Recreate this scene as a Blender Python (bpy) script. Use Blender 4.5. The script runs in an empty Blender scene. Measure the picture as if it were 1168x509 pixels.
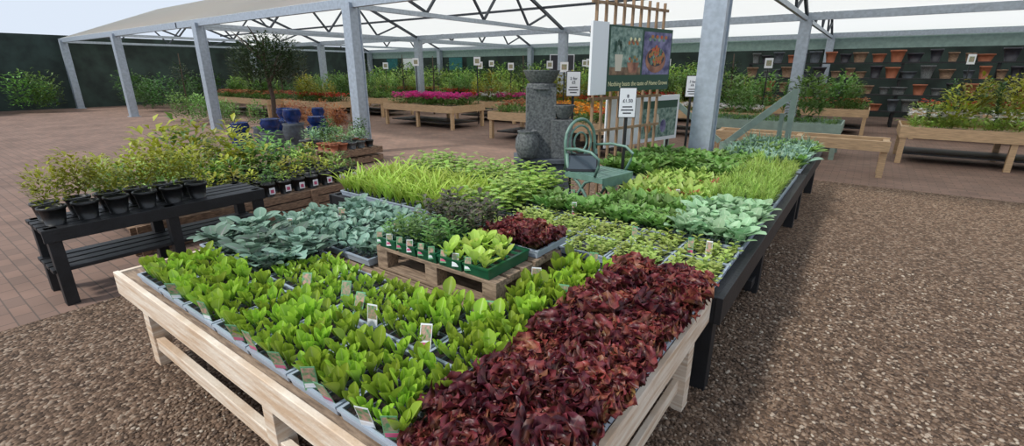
import bpy, math, random
import numpy as np
from mathutils import Vector, Matrix
random.seed(7); rng=np.random.default_rng(7)
scene=bpy.context.scene
COL=scene.collection
# ------------------------------------------------------------------ camera
F_PX=540.0; YH=80.0; YAW=math.radians(36.3); CAMH=1.75
pitch=math.atan((254.5-YH)/F_PX)
cam=bpy.data.cameras.new('camera'); cam.sensor_width=36; cam.lens=F_PX/1168*36; cam.clip_end=200
co=bpy.data.objects.new('camera',cam); COL.objects.link(co)
co.location=(0,0,CAMH); co.rotation_euler=(math.pi/2-pitch,0,YAW); scene.camera=co
# ------------------------------------------------------------------ materials
def newmat(name):
    m=bpy.data.materials.new(name); m.use_nodes=True
    nt=m.node_tree; b=nt.nodes['Principled BSDF']; return m,nt,b
def mat(name,col,rough=.6,metal=0,var=.0,vscale=8,bump=0,bscale=60,stretch=None,col2=None,spec=.5):
    m,nt,b=newmat(name)
    b.inputs['Roughness'].default_value=rough; b.inputs['Metallic'].default_value=metal
    b.inputs['Specular IOR Level'].default_value=spec
    c=(*col,1)
    if var>0 or col2:
        tc=nt.nodes.new('ShaderNodeTexCoord'); mp=nt.nodes.new('ShaderNodeMapping')
        if stretch: mp.inputs['Scale'].default_value=stretch
        nt.links.new(tc.outputs['Object'],mp.inputs[0])
        n=nt.nodes.new('ShaderNodeTexNoise'); n.inputs['Scale'].default_value=vscale; n.inputs['Detail'].default_value=6
        nt.links.new(mp.outputs[0],n.inputs['Vector'])
        r=nt.nodes.new('ShaderNodeValToRGB')
        c2=col2 if col2 else tuple(x*(1-var) for x in col)
        r.color_ramp.elements[0].position=.35; r.color_ramp.elements[1].position=.65
        r.color_ramp.elements[0].color=(*c2,1); r.color_ramp.elements[1].color=c
        nt.links.new(n.outputs[0],r.inputs[0]); nt.links.new(r.outputs[0],b.inputs['Base Color'])
    else: b.inputs['Base Color'].default_value=c
    if bump>0:
        tc=nt.nodes.new('ShaderNodeTexCoord')
        n=nt.nodes.new('ShaderNodeTexNoise'); n.inputs['Scale'].default_value=bscale
        nt.links.new(tc.outputs['Object'],n.inputs['Vector'])
        bp=nt.nodes.new('ShaderNodeBump'); bp.inputs['Strength'].default_value=bump; bp.inputs['Distance'].default_value=.01
        nt.links.new(n.outputs[0],bp.inputs['Height']); nt.links.new(bp.outputs[0],b.inputs['Normal'])
    return m
def leafmat(name,base,tip,rib,vari=.35,trans=.3,rough=.42,ribw=.12,patch=None,spec=.4):
    m,nt,b=newmat(name); N=nt.nodes; Lk=nt.links
    at=N.new('ShaderNodeAttribute'); at.attribute_name='pdata'
    sp=N.new('ShaderNodeSeparateColor'); Lk.new(at.outputs['Color'],sp.inputs[0])
    mx=N.new('ShaderNodeMix'); mx.data_type='RGBA'; mx.inputs[6].default_value=(*base,1); mx.inputs[7].default_value=(*tip,1)
    Lk.new(sp.outputs[1],mx.inputs[0]); out=mx.outputs[2]
    if patch:
        tc=N.new('ShaderNodeTexCoord'); no=N.new('ShaderNodeTexNoise'); no.inputs['Scale'].default_value=26; no.inputs['Detail'].default_value=3
        Lk.new(tc.outputs['Object'],no.inputs['Vector'])
        rp=N.new('ShaderNodeMapRange'); rp.inputs[1].default_value=.40; rp.inputs[2].default_value=.62
        Lk.new(no.outputs[0],rp.inputs[0])
        m3=N.new('ShaderNodeMix'); m3.data_type='RGBA'; m3.inputs[7].default_value=(*patch,1)
        Lk.new(rp.outputs[0],m3.inputs[0]); Lk.new(out,m3.inputs[6]); out=m3.outputs[2]
    mr=N.new('ShaderNodeMapRange'); mr.inputs[1].default_value=0; mr.inputs[2].default_value=ribw; mr.inputs[3].default_value=.6; mr.inputs[4].default_value=0
    Lk.new(sp.outputs[2],mr.inputs[0])
    m2=N.new('ShaderNodeMix'); m2.data_type='RGBA'; m2.inputs[7].default_value=(*rib,1)
    Lk.new(mr.outputs[0],m2.inputs[0]); Lk.new(out,m2.inputs[6])
    hs=N.new('ShaderNodeHueSaturation'); Lk.new(m2.outputs[2],hs.inputs['Color'])
    v=N.new('ShaderNodeMapRange'); v.inputs[3].default_value=1-vari; v.inputs[4].default_value=1+vari
    Lk.new(sp.outputs[0],v.inputs[0]); Lk.new(v.outputs[0],hs.inputs['Value'])
    h=N.new('ShaderNodeMapRange'); h.inputs[3].default_value=.485; h.inputs[4].default_value=.515
    Lk.new(sp.outputs[0],h.inputs[0]); Lk.new(h.outputs[0],hs.inputs['Hue'])
    Lk.new(hs.outputs[0],b.inputs['Base Color']); b.inputs['Roughness'].default_value=rough
    b.inputs['Specular IOR Level'].default_value=spec
    tr=N.new('ShaderNodeBsdfTranslucent'); Lk.new(hs.outputs[0],tr.inputs[0])
    ms=N.new('ShaderNodeMixShader'); ms.inputs[0].default_value=trans
    Lk.new(b.outputs[0],ms.inputs[1]); Lk.new(tr.outputs[0],ms.inputs[2])
    Lk.new(ms.outputs[0],N['Material Output'].inputs[0])
    return m
M_pine=mat('pine_wood',(.62,.42,.24),.6,var=.35,vscale=6,stretch=(1,6,14),bump=.2)
M_pine_w=mat('pale_pine',(.82,.72,.60),.6,col2=(.60,.43,.29),vscale=3,stretch=(1.2,1.2,16),bump=.25)
M_oldwood=mat('weathered_wood',(.30,.19,.12),.8,col2=(.12,.075,.05),vscale=5,stretch=(3,3,14),bump=.3)
M_pallet=mat('pallet_wood',(.36,.26,.18),.8,col2=(.16,.11,.075),vscale=5,stretch=(2,14,10),bump=.3)
M_black=mat('black_stained_wood',(.012,.013,.016),.55,var=.5,vscale=9,bump=.2)
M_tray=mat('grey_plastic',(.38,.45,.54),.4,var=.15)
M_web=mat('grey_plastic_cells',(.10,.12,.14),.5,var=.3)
M_trayg=mat('green_plastic',(.01,.10,.045),.35,var=.3)
M_trayk=mat('black_plastic',(.012,.013,.014),.4)
M_soil=mat('potting_soil',(.022,.014,.010),.95,var=.6,vscale=60,bump=.8,bscale=120)
M_steel=mat('galvanised_steel',(.42,.48,.55),.45,metal=.3,var=.2,vscale=14)
M_steeld=mat('dark_steel',(.05,.06,.075),.5,metal=.3)
M_stone=mat('grey_stone',(.16,.17,.17),.85,col2=(.065,.07,.075),vscale=40,bump=.6,bscale=70)
M_stoned=mat('slate_base',(.085,.10,.12),.7,var=.4,vscale=15,bump=.3)
M_white=mat('white_card',(.78,.80,.83),.5)
M_ink=mat('dark_print',(.03,.03,.04),.5)
M_terra=mat('terracotta',(.36,.12,.06),.7,var=.25)
M_blue=mat('blue_glaze',(.012,.035,.15),.12,var=.5,vscale=10)
M_greenm=mat('green_painted_metal',(.15,.27,.22),.4,var=.2,vscale=20)
M_screen=mat('black_glass',(.01,.012,.015),.15)
M_sage=mat('sage_painted_timber',(.25,.34,.29),.6,var=.2)
M_signgreen=mat('sign_green',(.012,.06,.035),.5)
M_cream=mat('cream_lettering',(.8,.75,.45),.5)
M_bark=mat('bark',(.10,.07,.05),.9,var=.4,vscale=30)
M_trellis=mat('trellis_wood',(.34,.22,.13),.75,var=.3,vscale=10)
# ------------------------------------------------------------------ mesh builder
class MB:
    def __init__(s): s.v=[]; s.f=[]; s.m=[]; s.mats=[]; s.sm=[]
    def mi(s,m):
        if m not in s.mats: s.mats.append(m)
        return s.mats.index(m)
    def add(s,vs,fs,m,smooth=False,M=None):
        k=len(s.v)
        if M is not None: vs=[tuple(M@Vector(v)) for v in vs]
        s.v+=[tuple(v) for v in vs]; i=s.mi(m)
        for f in fs: s.f.append(tuple(a+k for a in f)); s.m.append(i); s.sm.append(smooth)
    def box(s,x0,x1,y0,y1,z0,z1,m,M=None):
        vs=[(x0,y0,z0),(x1,y0,z0),(x1,y1,z0),(x0,y1,z0),(x0,y0,z1),(x1,y0,z1),(x1,y1,z1),(x0,y1,z1)]
        fs=[(0,3,2,1),(4,5,6,7),(0,1,5,4),(1,2,6,5),(2,3,7,6),(3,0,4,7)]
        s.add(vs,fs,m,False,M)
    def beam(s,p0,p1,w,h,m):
        p0=Vector(p0);p1=Vector(p1);d=(p1-p0);L=d.length;d.normalize()
        up=Vector((0,0,1)) if abs(d.z)<.95 else Vector((0,1,0))
        x=d.cross(up).normalized(); z=x.cross(d).normalized()
        M=Matrix((( x.x,d.x,z.x,p0.x),(x.y,d.y,z.y,p0.y),(x.z,d.z,z.z,p0.z),(0,0,0,1)))
        s.box(-w/2,w/2,0,L,-h/2,h/2,m,M)
    def tube(s,pts,r,m,n=8,closed=False):
        pts=[Vector(p) for p in pts]; k=len(pts); vs=[];fs=[]
        pu=Vector((0,0,1))
        for i,p in enumerate(pts):
            a=pts[(i-1)%k] if (i>0 or closed) else p; c=pts[(i+1)%k] if (i<k-1 or closed) else p
            d=(c-a).normalized(); u=pu if abs(d.dot(pu))<.95 else Vector((1,0,0))
            x=d.cross(u).normalized(); y=x.cross(d).normalized()
            rr=r[i] if isinstance(r,(list,tuple)) else r
            for j in range(n):
                t=2*math.pi*j/n; vs.append(p+x*math.cos(t)*rr+y*math.sin(t)*rr)
        for i in range(k if closed else k-1):
            for j in range(n):
                a=i*n+j;b=i*n+(j+1)%n;c=((i+1)%k)*n+(j+1)%n;d=((i+1)%k)*n+j; fs.append((a,d,c,b))
        if not closed: fs+= [tuple(range(n)),tuple(reversed(range((k-1)*n,k*n)))]
        s.add(vs,fs,m,True)
    def lathe(s,prof,c,m,n=20,M=None):
        vs=[];fs=[]
        for r,z in prof:
            for j in range(n):
                t=2*math.pi*j/n; vs.append((c[0]+r*math.cos(t),c[1]+r*math.sin(t),c[2]+z))
        for i in range(len(prof)-1):
            for j in range(n):
                fs.append((i*n+j,i*n+(j+1)%n,(i+1)*n+(j+1)%n,(i+1)*n+j))
        fs.append(tuple(range(n)))
        s.add(vs,fs,m,True,M)
    def obj(s,name,parent=None,bevel=0,M=None):
        me=bpy.data.meshes.new(name); me.from_pydata(s.v,[],s.f)
        for m in s.mats: me.materials.append(m)
        me.polygons.foreach_set('material_index',s.m); me.polygons.foreach_set('use_smooth',s.sm); me.update()
        o=bpy.data.objects.new(name,me); COL.objects.link(o)
        if parent: o.parent=parent
        if M is not None: o.matrix_world=M
        if bevel:
            b=o.modifiers.new('bev','BEVEL'); b.width=bevel; b.segments=2; b.limit_method='ANGLE'
        return o
# ------------------------------------------------------------------ foliage
def leaf(L,W,e0,e1,cup=.15,frill=0,ff=4,stem=.15,nl=6,nw=4,p=.8,q=.7,ph=0,stemw=.1):
    t=np.linspace(0,1,nl+1)
    if stem>.2 and nl>=5: t=np.concatenate([[0],np.linspace(stem*.9,1,nl)])
    e=np.radians(e0+(e1-e0)*t); ds=np.diff(t)*L
    x=np.concatenate([[0],np.cumsum(np.cos(e[:-1])*ds)]); z=np.concatenate([[0],np.cumsum(np.sin(e[:-1])*ds)])
    u=np.clip((t-stem)/(1-stem),0,1)
    w=W*np.power(np.sin(np.pi*np.clip(u,0,.985)**p),q); w=np.maximum(w,W*stemw*(1-.4*t))
    s=np.linspace(-1,1,nw+1)
    T,S=np.meshgrid(t,s,indexing='ij'); Wm=w[:,None]; E=e[:,None]
    off=cup*S**2*Wm
    if frill: off=off+frill*Wm*np.abs(S)**1.5*np.sin(ff*2*np.pi*T+ph+S*1.7)
    side=S*Wm/2
    if frill: T2=frill*.35*Wm*np.abs(S)*np.cos(ff*2*np.pi*T+ph*2)
    else: T2=0
    X=x[:,None]-np.sin(E)*off+np.cos(E)*T2; Z=z[:,None]+np.cos(E)*off+np.sin(E)*T2; Y=side
    V=np.stack([X,Y+0*X,Z],-1).reshape(-1,3)
    A=np.stack([T,np.abs(S)],-1).reshape(-1,2)
    i,j=np.meshgrid(np.arange(nl),np.arange(nw),indexing='ij'); a=(i*(nw+1)+j).ravel()
    Fq=np.stack([a,a+1,a+nw+2,a+nw+1],-1)
    return V,Fq,A
def rotz(V,a):
    c,s=math.cos(a),math.sin(a); R=np.array([[c,s,0],[-s,c,0],[0,0,1]]); return V@R
def join(parts):
    V=[];Fq=[];A=[];k=0
    for v,f,a in parts: V.append(v);Fq.append(f+k);A.append(a);k+=len(v)
    return np.concatenate(V),np.concatenate(Fq),np.concatenate(A)
def plant(n,L,W,e0,e1,var=.2,r0=.004,h0=0,**kw):
    ps=[]
    for k in range(n):
        fr=k/max(1,n-1); sc=random.uniform(1-var,1+var)*(1-.35*fr)
        a=e0[0]+(e0[1]-e0[0])*fr+random.uniform(-8,8); b=e1[0]+(e1[1]-e1[0])*fr+random.uniform(-12,12)
        v,f,A=leaf(L*sc,W*sc*random.uniform(.85,1.15),a,b,ph=random.uniform(0,6),**kw)
        v=v+np.array([r0,0,h0*fr]); v=rotz(v,k*2.4+random.uniform(-.3,.3)); ps.append((v,f,A))
    return join(ps)
def stalk(n,H,L,W,e0=10,e1=-20,r=.0015,**kw):
    """upright stem with leaves along it"""
    ps=[]
    sv,sf,sa=leaf(H,r*4,88,88,cup=0,stem=0,nl=3,nw=1,stemw=.8); ps.append((sv,sf,sa*0+.3))
    for k in range(n):
        fr=(k+1)/n
        v,f,A=leaf(L*random.uniform(.7,1.15)*(1.15-.45*fr),W*random.uniform(.8,1.1)*(1.1-.35*fr),e0+random.uniform(-15,15)+45*max(0,fr-.6),e1+random.uniform(-15,15),**kw)
        v=rotz(v,k*2.2+random.uniform(-.4,.4)); v[:,2]+=H*(.25+.75*fr)*random.uniform(.95,1.0); ps.append((v,f,A))
    return join(ps)
def bush(n,rx,rz,L,W,**kw):
    ps=[]
    for k in range(n):
        th=random.uniform(0,6.28); cz=random.uniform(-.9,1); rr=random.uniform(.45,1)
        p=np.array([math.cos(th)*math.sqrt(1-cz*cz)*rx*rr,math.sin(th)*math.sqrt(1-cz*cz)*rx*rr,rz*(1+cz*rr)])
        v,f,A=leaf(L*random.uniform(.7,1.2),W,random.uniform(-20,70),random.uniform(-50,30),nl=2,nw=2,stem=.05,**kw)
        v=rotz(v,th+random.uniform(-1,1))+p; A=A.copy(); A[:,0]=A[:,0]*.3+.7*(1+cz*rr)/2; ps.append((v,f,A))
    return join(ps)
def scatter(name,variants,inst,material,parent=None,smooth=True):
    """inst: list (x,y,z,scale); merged into ONE mesh object"""
    VV=[];FF=[];CC=[];k=0
    for (x,y,z,s) in inst:
        v,f,A=variants[random.randrange(len(variants))]
        v=rotz(v*s,random.uniform(0,6.283))
        tx,ty=random.gauss(0,.07),random.gauss(0,.07)
        v=v.copy(); v[:,0]+=v[:,2]*tx; v[:,1]+=v[:,2]*ty; v+=np.array([x,y,z])
        VV.append(v);FF.append(f+k);k+=len(v)
        c=np.ones((len(v),4)); c[:,0]=random.random(); c[:,1]=A[:,0]; c[:,2]=A[:,1]; CC.append(c)
    V=np.concatenate(VV);Fq=np.concatenate(FF);C=np.concatenate(CC)
    me=bpy.data.meshes.new(name); me.vertices.add(len(V)); me.vertices.foreach_set('co',V.astype(np.float32).ravel())
    me.loops.add(Fq.size); me.loops.foreach_set('vertex_index',Fq.astype(np.int32).ravel())
    me.polygons.add(len(Fq)); me.polygons.foreach_set('loop_start',np.arange(0,Fq.size,4,dtype=np.int32))
    me.update(calc_edges=True)
    me.polygons.foreach_set('use_smooth',np.full(len(Fq),smooth))
    at=me.attributes.new('pdata','FLOAT_COLOR','POINT'); at.data.foreach_set('color',C.astype(np.float32).ravel())
    me.materials.append(material)
    o=bpy.data.objects.new(name,me); COL.objects.link(o)
    if parent: o.parent=parent
    return o
# ------------------------------------------------------------------ trays
def tray(mb,x0,y0,w,d,nx,ny,z,h,mp,ms):
    """module tray: lip, tapering outer wall, cell grid with sunken soil"""
    cells=[]; g=.005
    x0+=g;y0+=g;w-=2*g;d-=2*g; l=.012; zt=z+h
    X=[x0+l+(w-2*l)*i/nx for i in range(nx+1)]; Y=[y0+l+(d-2*l)*j/ny for j in range(ny+1)]
    o=[(x0,y0),(x0+w,y0),(x0+w,y0+d),(x0,y0+d)]; ins=[(x0+l,y0+l),(x0+w-l,y0+l),(x0+w-l,y0+d-l),(x0+l,y0+d-l)]
    vs=[(a,b,zt) for a,b in o]+[(a,b,zt) for a,b in ins]+[(a,b,zt-.01) for a,b in o]
    cx,cy=x0+w/2,y0+d/2
    sh=lambda a,b,f:(cx+(a-cx)*f,cy+(b-cy)*f)
    vs+=[(*sh(a,b,.975),zt-.01) for a,b in o]+[(*sh(a,b,.93),z+.002) for a,b in o]
    fs=[]
    for i in range(4):
        j=(i+1)%4; fs+=[(i,j,4+j,4+i),(8+i,8+j,j,i),(12+i,12+j,8+j,8+i),(16+i,16+j,12+j,12+i)]
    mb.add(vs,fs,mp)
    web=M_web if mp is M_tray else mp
    for i in range(nx):
        for j in range(ny):
            a0,a1,b0,b1=X[i],X[i+1],Y[j],Y[j+1]; q=.003; r=.007; zs=zt-.012
            vs=[(a0,b0,zt),(a1,b0,zt),(a1,b1,zt),(a0,b1,zt),(a0+q,b0+q,zt),(a1-q,b0+q,zt),(a1-q,b1-q,zt),(a0+q,b1-q,zt),
                (a0+r,b0+r,zs),(a1-r,b0+r,zs),(a1-r,b1-r,zs),(a0+r,b1-r,zs)]
            fs=[]
            for k in range(4):
                m=(k+1)%4; fs+=[(k,m,4+m,4+k),(4+k,4+m,8+m,8+k)]
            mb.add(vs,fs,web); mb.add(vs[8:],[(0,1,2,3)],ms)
            cells.append(((a0+a1)/2,(b0+b1)/2,zs))
    return cells
def fill(mb,x0,x1,y0,y1,z,h=.05,tw=.31,td=.37,pitch=.074,mp=None,ms=None):
    nx=max(1,round((x1-x0)/tw)); ny=max(1,round((y1-y0)/td)); w=(x1-x0)/nx; d=(y1-y0)/ny; out=[]
    for i in range(nx):
        for j in range(ny):
            out+=tray(mb,x0+i*w,y0+j*d,w,d,max(1,round(w/pitch)),max(1,round(d/pitch)),z,h,mp or M_tray,M_soil)
    return out
def inst(cells,s=1,sv=.15,jit=.008,skip=0):
    return [(x+random.uniform(-jit,jit),y+random.uniform(-jit,jit),z-.002,s*random.uniform(1-sv,1+sv)) for x,y,z in cells if random.random()>=skip]
# leaf materials
L_lime=leafmat('leaf_bright_green',(.10,.23,.02),(.36,.53,.05),(.52,.64,.20),vari=.3,rough=.38)
L_bean=leafmat('leaf_bean_green',(.17,.32,.04),(.44,.58,.13),(.5,.65,.22),vari=.3)
L_mid=leafmat('leaf_mid_green',(.06,.15,.03),(.18,.33,.07),(.32,.5,.18))
L_red=leafmat('leaf_red',(.22,.24,.06),(.25,.030,.045),(.36,.12,.08),vari=.5,trans=.28,ribw=.05,patch=(.085,.012,.022),rough=.42,spec=.45)
L_grey=leafmat('leaf_blue_green',(.10,.21,.13),(.23,.37,.28),(.48,.55,.46),vari=.3,trans=.2)
L_kpurp=leafmat('leaf_cabbage_dark',(.10,.10,.09),(.13,.22,.15),(.32,.24,.30),vari=.4,trans=.15)
L_silver=leafmat('leaf_silver',(.20,.38,.18),(.36,.54,.32),(.6,.72,.5),vari=.2,trans=.25)
L_dark=leafmat('leaf_dark',(.035,.09,.025),(.09,.21,.05),(.15,.25,.08))
L_yel=leafmat('leaf_yellow_green',(.28,.42,.05),(.52,.67,.12),(.55,.70,.2),vari=.25,trans=.4)
L_basil=leafmat('leaf_pale_lime',(.26,.36,.06),(.48,.57,.16),(.55,.66,.2),vari=.25)
L_dill=leafmat('leaf_feathery',(.22,.36,.05),(.42,.57,.13),(.47,.6,.2),vari=.2)
L_purp=leafmat('leaf_purple_green',(.08,.14,.04),(.13,.07,.08),(.25,.2,.15),vari=.4)
L_tree=leafmat('leaf_tree',(.02,.05,.018),(.06,.12,.04),(.08,.12,.04),trans=.25)
L_gold=leafmat('leaf_gold',(.14,.18,.02),(.42,.42,.04),(.45,.45,.08))
P_pink=leafmat('petal_magenta',(.5,.02,.2),(.75,.05,.36),(.75,.15,.38)); P_red=leafmat('petal_red',(.5,.02,.02),(.6,.04,.03),(.6,.15,.05))
P_or=leafmat('petal_orange',(.7,.25,.02),(.85,.36,.03),(.85,.5,.1)); P_wh=leafmat('petal_white',(.7,.7,.7),(.8,.77,.8),(.8,.8,.5)); P_coral=leafmat('petal_coral',(.35,.13,.05),(.48,.18,.09),(.5,.3,.13))
# ------------------------------------------------------------------ near wooden sales table
TZ=.62
t=MB()
for i in range(15):
    y=.70+i*.117; t.box(-3.36,-.50,y,y+.10,TZ-.03,TZ-.005,M_pallet)
t.box(-3.40,-.475,.672,.70,TZ-.135,TZ+.004,M_pine_w); t.box(-.50,-.475,.70,2.40,TZ-.135,TZ+.004,M_pine_w)
t.box(-3.40,-3.372,.70,2.42,TZ-.135,TZ,M_pine_w); t.box(-3.37,-.50,2.385,2.41,TZ-.135,TZ-.004,M_pine_w)
for x in (-3.32,-1.9,-.60):
    for y in (.74,2.22): t.box(x,x+.09,y,y+.09,0,TZ-.03,M_pine_w)
t.box(-3.3,-.56,.75,.79,.12,.20,M_pine_w); t.box(-.575,-.545,.8,2.3,.12,.20,M_pine_w)
t.obj('wooden_sales_table',bevel=.003)
tr=MB()
c_front=[]
for k in range(8):
    xa=-.95-.31*(k+1)
    if xa<-3.4: break
    c_front+=fill(tr,xa,xa+.31,.71,1.10,TZ)
c_front+=fill(tr,-1.57,-1.26,1.11,1.50,TZ)+fill(tr,-1.26,-.95,1.11,2.30,TZ)
c_mid=fill(tr,-2.50,-1.57,1.12,1.49,TZ)
c_red=fill(tr,-.95,-.49,.71,2.38,TZ,tw=.23)
c_kale=fill(tr,-3.36,-2.50,1.12,1.54,TZ)
c_small=fill(tr,-3.33,-2.24,1.60,2.36,TZ)
tr.obj('seedling_trays')
vg=[plant(8,.116,.045,(56,84),(64,90),nl=7,nw=4,cup=.28,stem=.38,p=1.25,q=.6,stemw=.2,var=.25) for _ in range(9)]
scatter('green_lettuce_seedlings',vg,inst(c_front,.95,.25),L_lime)
vm=[plant(7,.085,.036,(45,78),(55,85),nl=6,nw=4,cup=.25,stem=.32,p=1.2,q=.6,stemw=.15) for _ in range(6)]
scatter('young_lettuce_seedlings',vm,inst(c_mid,.95,.2,skip=.06),L_lime)
vr=[plant(15,.12,.10,(42,86),(15,80),nl=18,nw=8,cup=.10,frill=.30,ff=4.6,stem=.15,p=1.05,q=.42,stemw=.25,r0=.003,var=.35) for _ in range(8)]
scatter('red_lettuce_seedlings',vr,inst(c_red,.95,.25),L_red)
vk=[plant(8,.165,.074,(55,84),(-5,35),nl=7,nw=4,cup=.12,stem=.5,p=.75,q=.6,stemw=.06,var=.3) for _ in range(6)]
n=len(c_kale)//2; random.shuffle(c_kale)
scatter('cabbage_seedlings',vk,inst(c_kale[:n],.95,.2),L_grey); scatter('red_cabbage_seedlings',vk,inst(c_kale[n:],.95,.2),L_kpurp)
vk2=[plant(6,.125,.052,(50,82),(5,50),nl=6,nw=4,cup=.12,stem=.5,p=.75,q=.55,stemw=.06,var=.3) for _ in range(6)]
scatter('kale_seedlings',vk2,inst(c_small,.95,.2),L_grey)
# ------------------------------------------------------------------ pallet with raised trays
p=MB(); x0,x1,y0,y1=-2.20,-1.30,1.64,2.26; zp=.622
for y in (y0,y0+.28,y1-.08): p.box(x0,x1,y,y+.08,zp,zp+.018,M_pallet)
for x in (x0,(x0+x1)/2-.045,x1-.09):
    for y in (y0,y0+.28,y1-.08): p.box(x,x+.09,y,y+.08,zp+.018,zp+.105,M_pallet)
    p.box(x,x+.09,y0,y1,zp+.105,zp+.123,M_pallet)
yy=y0
while yy<y1-.05: p.box(x0,x1,yy,yy+.09,zp+.123,zp+.142,M_pallet); yy+=.115
p.obj('wooden_pallet',bevel=.002)
PZ=zp+.142
tp=MB()
cp1=fill(tp,-2.18,-1.70,1.63,2.26,PZ,h=.06,tw=.16,td=.30,pitch=.06,mp=M_trayg)
cp2=fill(tp,-1.70,-1.34,1.63,2.00,PZ,h=.06,tw=.18,td=.4,pitch=.075,mp=M_trayg)
cp3=fill(tp,-1.70,-1.30,2.01,2.34,PZ,h=.05,tw=.4)
tp.obj('raised_seedling_trays')
vh=[stalk(10,.13,.06,.027,e0=25,e1=-5,nl=3,nw=2,cup=.1) for _ in range(6)]
cpa=[c for c in cp1 if c[1]<1.92]; cpb=[c for c in cp1 if c[1]>=1.92]
scatter('herb_seedlings',vh,inst(cpa,.85,.3),L_mid)
scatter('purple_herb_seedlings',vh,inst(cpb,1.15,.3),L_purp)
scatter('yellow_lettuce_seedlings',[plant(7,.115,.050,(45,80),(20,75),nl=6,nw=4,cup=.15,frill=.06,stem=.3,p=1.1,q=.6,stemw=.15) for _ in range(5)],inst(cp2,.9,.25,skip=.15),L_yel)
scatter('small_red_lettuce_seedlings',vr[:4],inst(cp3,.80,.2),L_red)
# ------------------------------------------------------------------ rear-left sales table with sweetcorn
tb=MB()
tb.box(-4.15,-2.18,2.62,4.12,TZ-.10,TZ-.06,M_black)
for a in ((-4.15,-2.18,2.60,2.64),(-4.15,-2.18,4.10,4.14),(-4.17,-4.13,2.60,4.14),(-2.20,-2.16,2.60,4.14)): tb.box(*a,TZ-.16,TZ-.045,M_black)
for x in (-4.1,-2.28):
    for y in (2.66,4.02): tb.box(x,x+.08,y,y+.08,0,TZ-.1,M_black)
tb.obj('black_sales_table',bevel=.003)
tc_=MB(); ZC=TZ-.06
c_corn=fill(tc_,-4.1,-2.60,2.68,3.38,ZC); c_broad=fill(tc_,-4.1,-2.20,3.38,4.08,ZC)+fill(tc_,-2.60,-2.20,2.68,3.38,ZC)
tc_.obj('seedling_trays')
vc=[plant(7,.29,.024,(72,88),(5,62),nl=8,nw=2,cup=.3,stem=.02,p=.55,q=.6,stemw=.3) for _ in range(6)]
scatter('sweetcorn_seedlings',vc,inst(c_corn,1,.25),L_yel)
vb=[stalk(8,.22,.09,.06,e0=15,e1=-20,nl=4,nw=3,cup=-.08,stem=.15) for _ in range(6)]
scatter('bean_seedlings',vb,inst(c_broad,1,.25,skip=.1),L_bean)
# ------------------------------------------------------------------ long black table (right)
lb=MB()
lb.box(-2.12,-.46,2.46,3.52,TZ-.03,TZ-.001,M_black); lb.box(-1.72,-.46,3.52,6.2,TZ-.03,TZ-.001,M_black)
lb.box(-2.32,-1.72,4.75,6.2,TZ-.03,TZ-.001,M_black)
lb.box(-.46,-.425,2.42,6.2,TZ-.15,TZ+.004,M_black); lb.box(-2.15,-.46,2.425,2.46,TZ-.15,TZ,M_black)
lb.box(-2.15,-2.12,2.46,3.54,TZ-.15,TZ,M_black); lb.box(-1.75,-1.72,3.54,4.75,TZ-.15,TZ-.03,M_black)
for y in (2.47,4.0,6.1):
    lb.box(-.56,-.465,y,y+.095,0,TZ-.03,M_black); lb.box(-1.70,-1.61,y,y+.095,0,TZ-.03,M_black)
    lb.box(-1.65,-.5,y+.02,y+.06,TZ-.15,TZ-.03,M_black)
lb.box(-.54,-.49,3.85,4.25,.10,.17,M_black)
lb.obj('long_black_sales_table',bevel=.003)
l2=MB()
l2.box(-1.47,-.46,6.22,8.2,TZ-.03,TZ-.001,M_black); l2.box(-.46,-.425,6.22,8.22,TZ-.15,TZ+.004,M_black); l2.box(-1.5,-1.47,6.22,8.22,TZ-.15,TZ,M_black); l2.box(-1.5,-.46,8.2,8.23,TZ-.15,TZ,M_black)
for y in (6.5,8.08):
    for x in (-1.45,-.56): l2.box(x,x+.095,y,y+.095,0,TZ-.03,M_black)
l2.obj('black_sales_table',bevel=.003)
tl=MB()
cb=fill(tl,-2.1,-.48,2.48,3.12,TZ); cd=fill(tl,-2.1,-.95,3.13,3.50,TZ); cs=fill(tl,-.95,-.48,3.13,4.05,TZ)
cl=fill(tl,-1.70,-.95,3.54,5.1,TZ); cdi=fill(tl,-.95,-.48,4.07,5.9,TZ)
ck=fill(tl,-1.70,-.95,5.12,6.15,TZ)+fill(tl,-2.30,-1.72,4.78,6.18,TZ)
cx=fill(tl,-1.42,-.48,6.24,8.18,TZ)
tl.obj('seedling_trays')
vba=[join([stalk(6,.06,.050,.030,e0=20,e1=-5,nl=3,nw=3,cup=.1,stem=.1),plant(7,.064,.034,(15,55),(-5,30),nl=3,nw=3,cup=.1,stem=.15)]) for _ in range(6)]
scatter('pale_basil_seedlings',vba,inst(cb,1.0,.25,skip=.04),L_basil)
scatter('chard_seedlings',[plant(9,.15,.06,(45,80),(10,50),nl=5,nw=4,cup=.15,stem=.3) for _ in range(5)],inst(cd,1,.2),L_mid)
scatter('silver_cabbage_seedlings',[plant(8,.17,.078,(50,82),(-5,50),nl=6,nw=4,cup=.12,stem=.45,p=.8,q=.6,stemw=.06) for _ in range(5)],inst(cs,1,.2),L_silver)
vl=[plant(9,.13,.048,(50,84),(15,70),nl=5,nw=4,cup=.12,frill=.08,stem=.2,var=.3) for _ in range(5)]
cl_l=[c for c in cl if c[1]>3.95]; cl_d=[c for c in cl if c[1]<=3.95]; random.shuffle(cl_l); nn=int(len(cl_l)*.06)
scatter('salad_leaf_seedlings',vl,inst(cl_l[nn:],1,.25),L_dill); scatter('chard_seedlings',vl,inst(cl_d,1,.25),L_mid)
scatter('rainbow_chard_seedlings',vl,inst(cl_l[:nn],.95,.2),P_coral)
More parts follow.
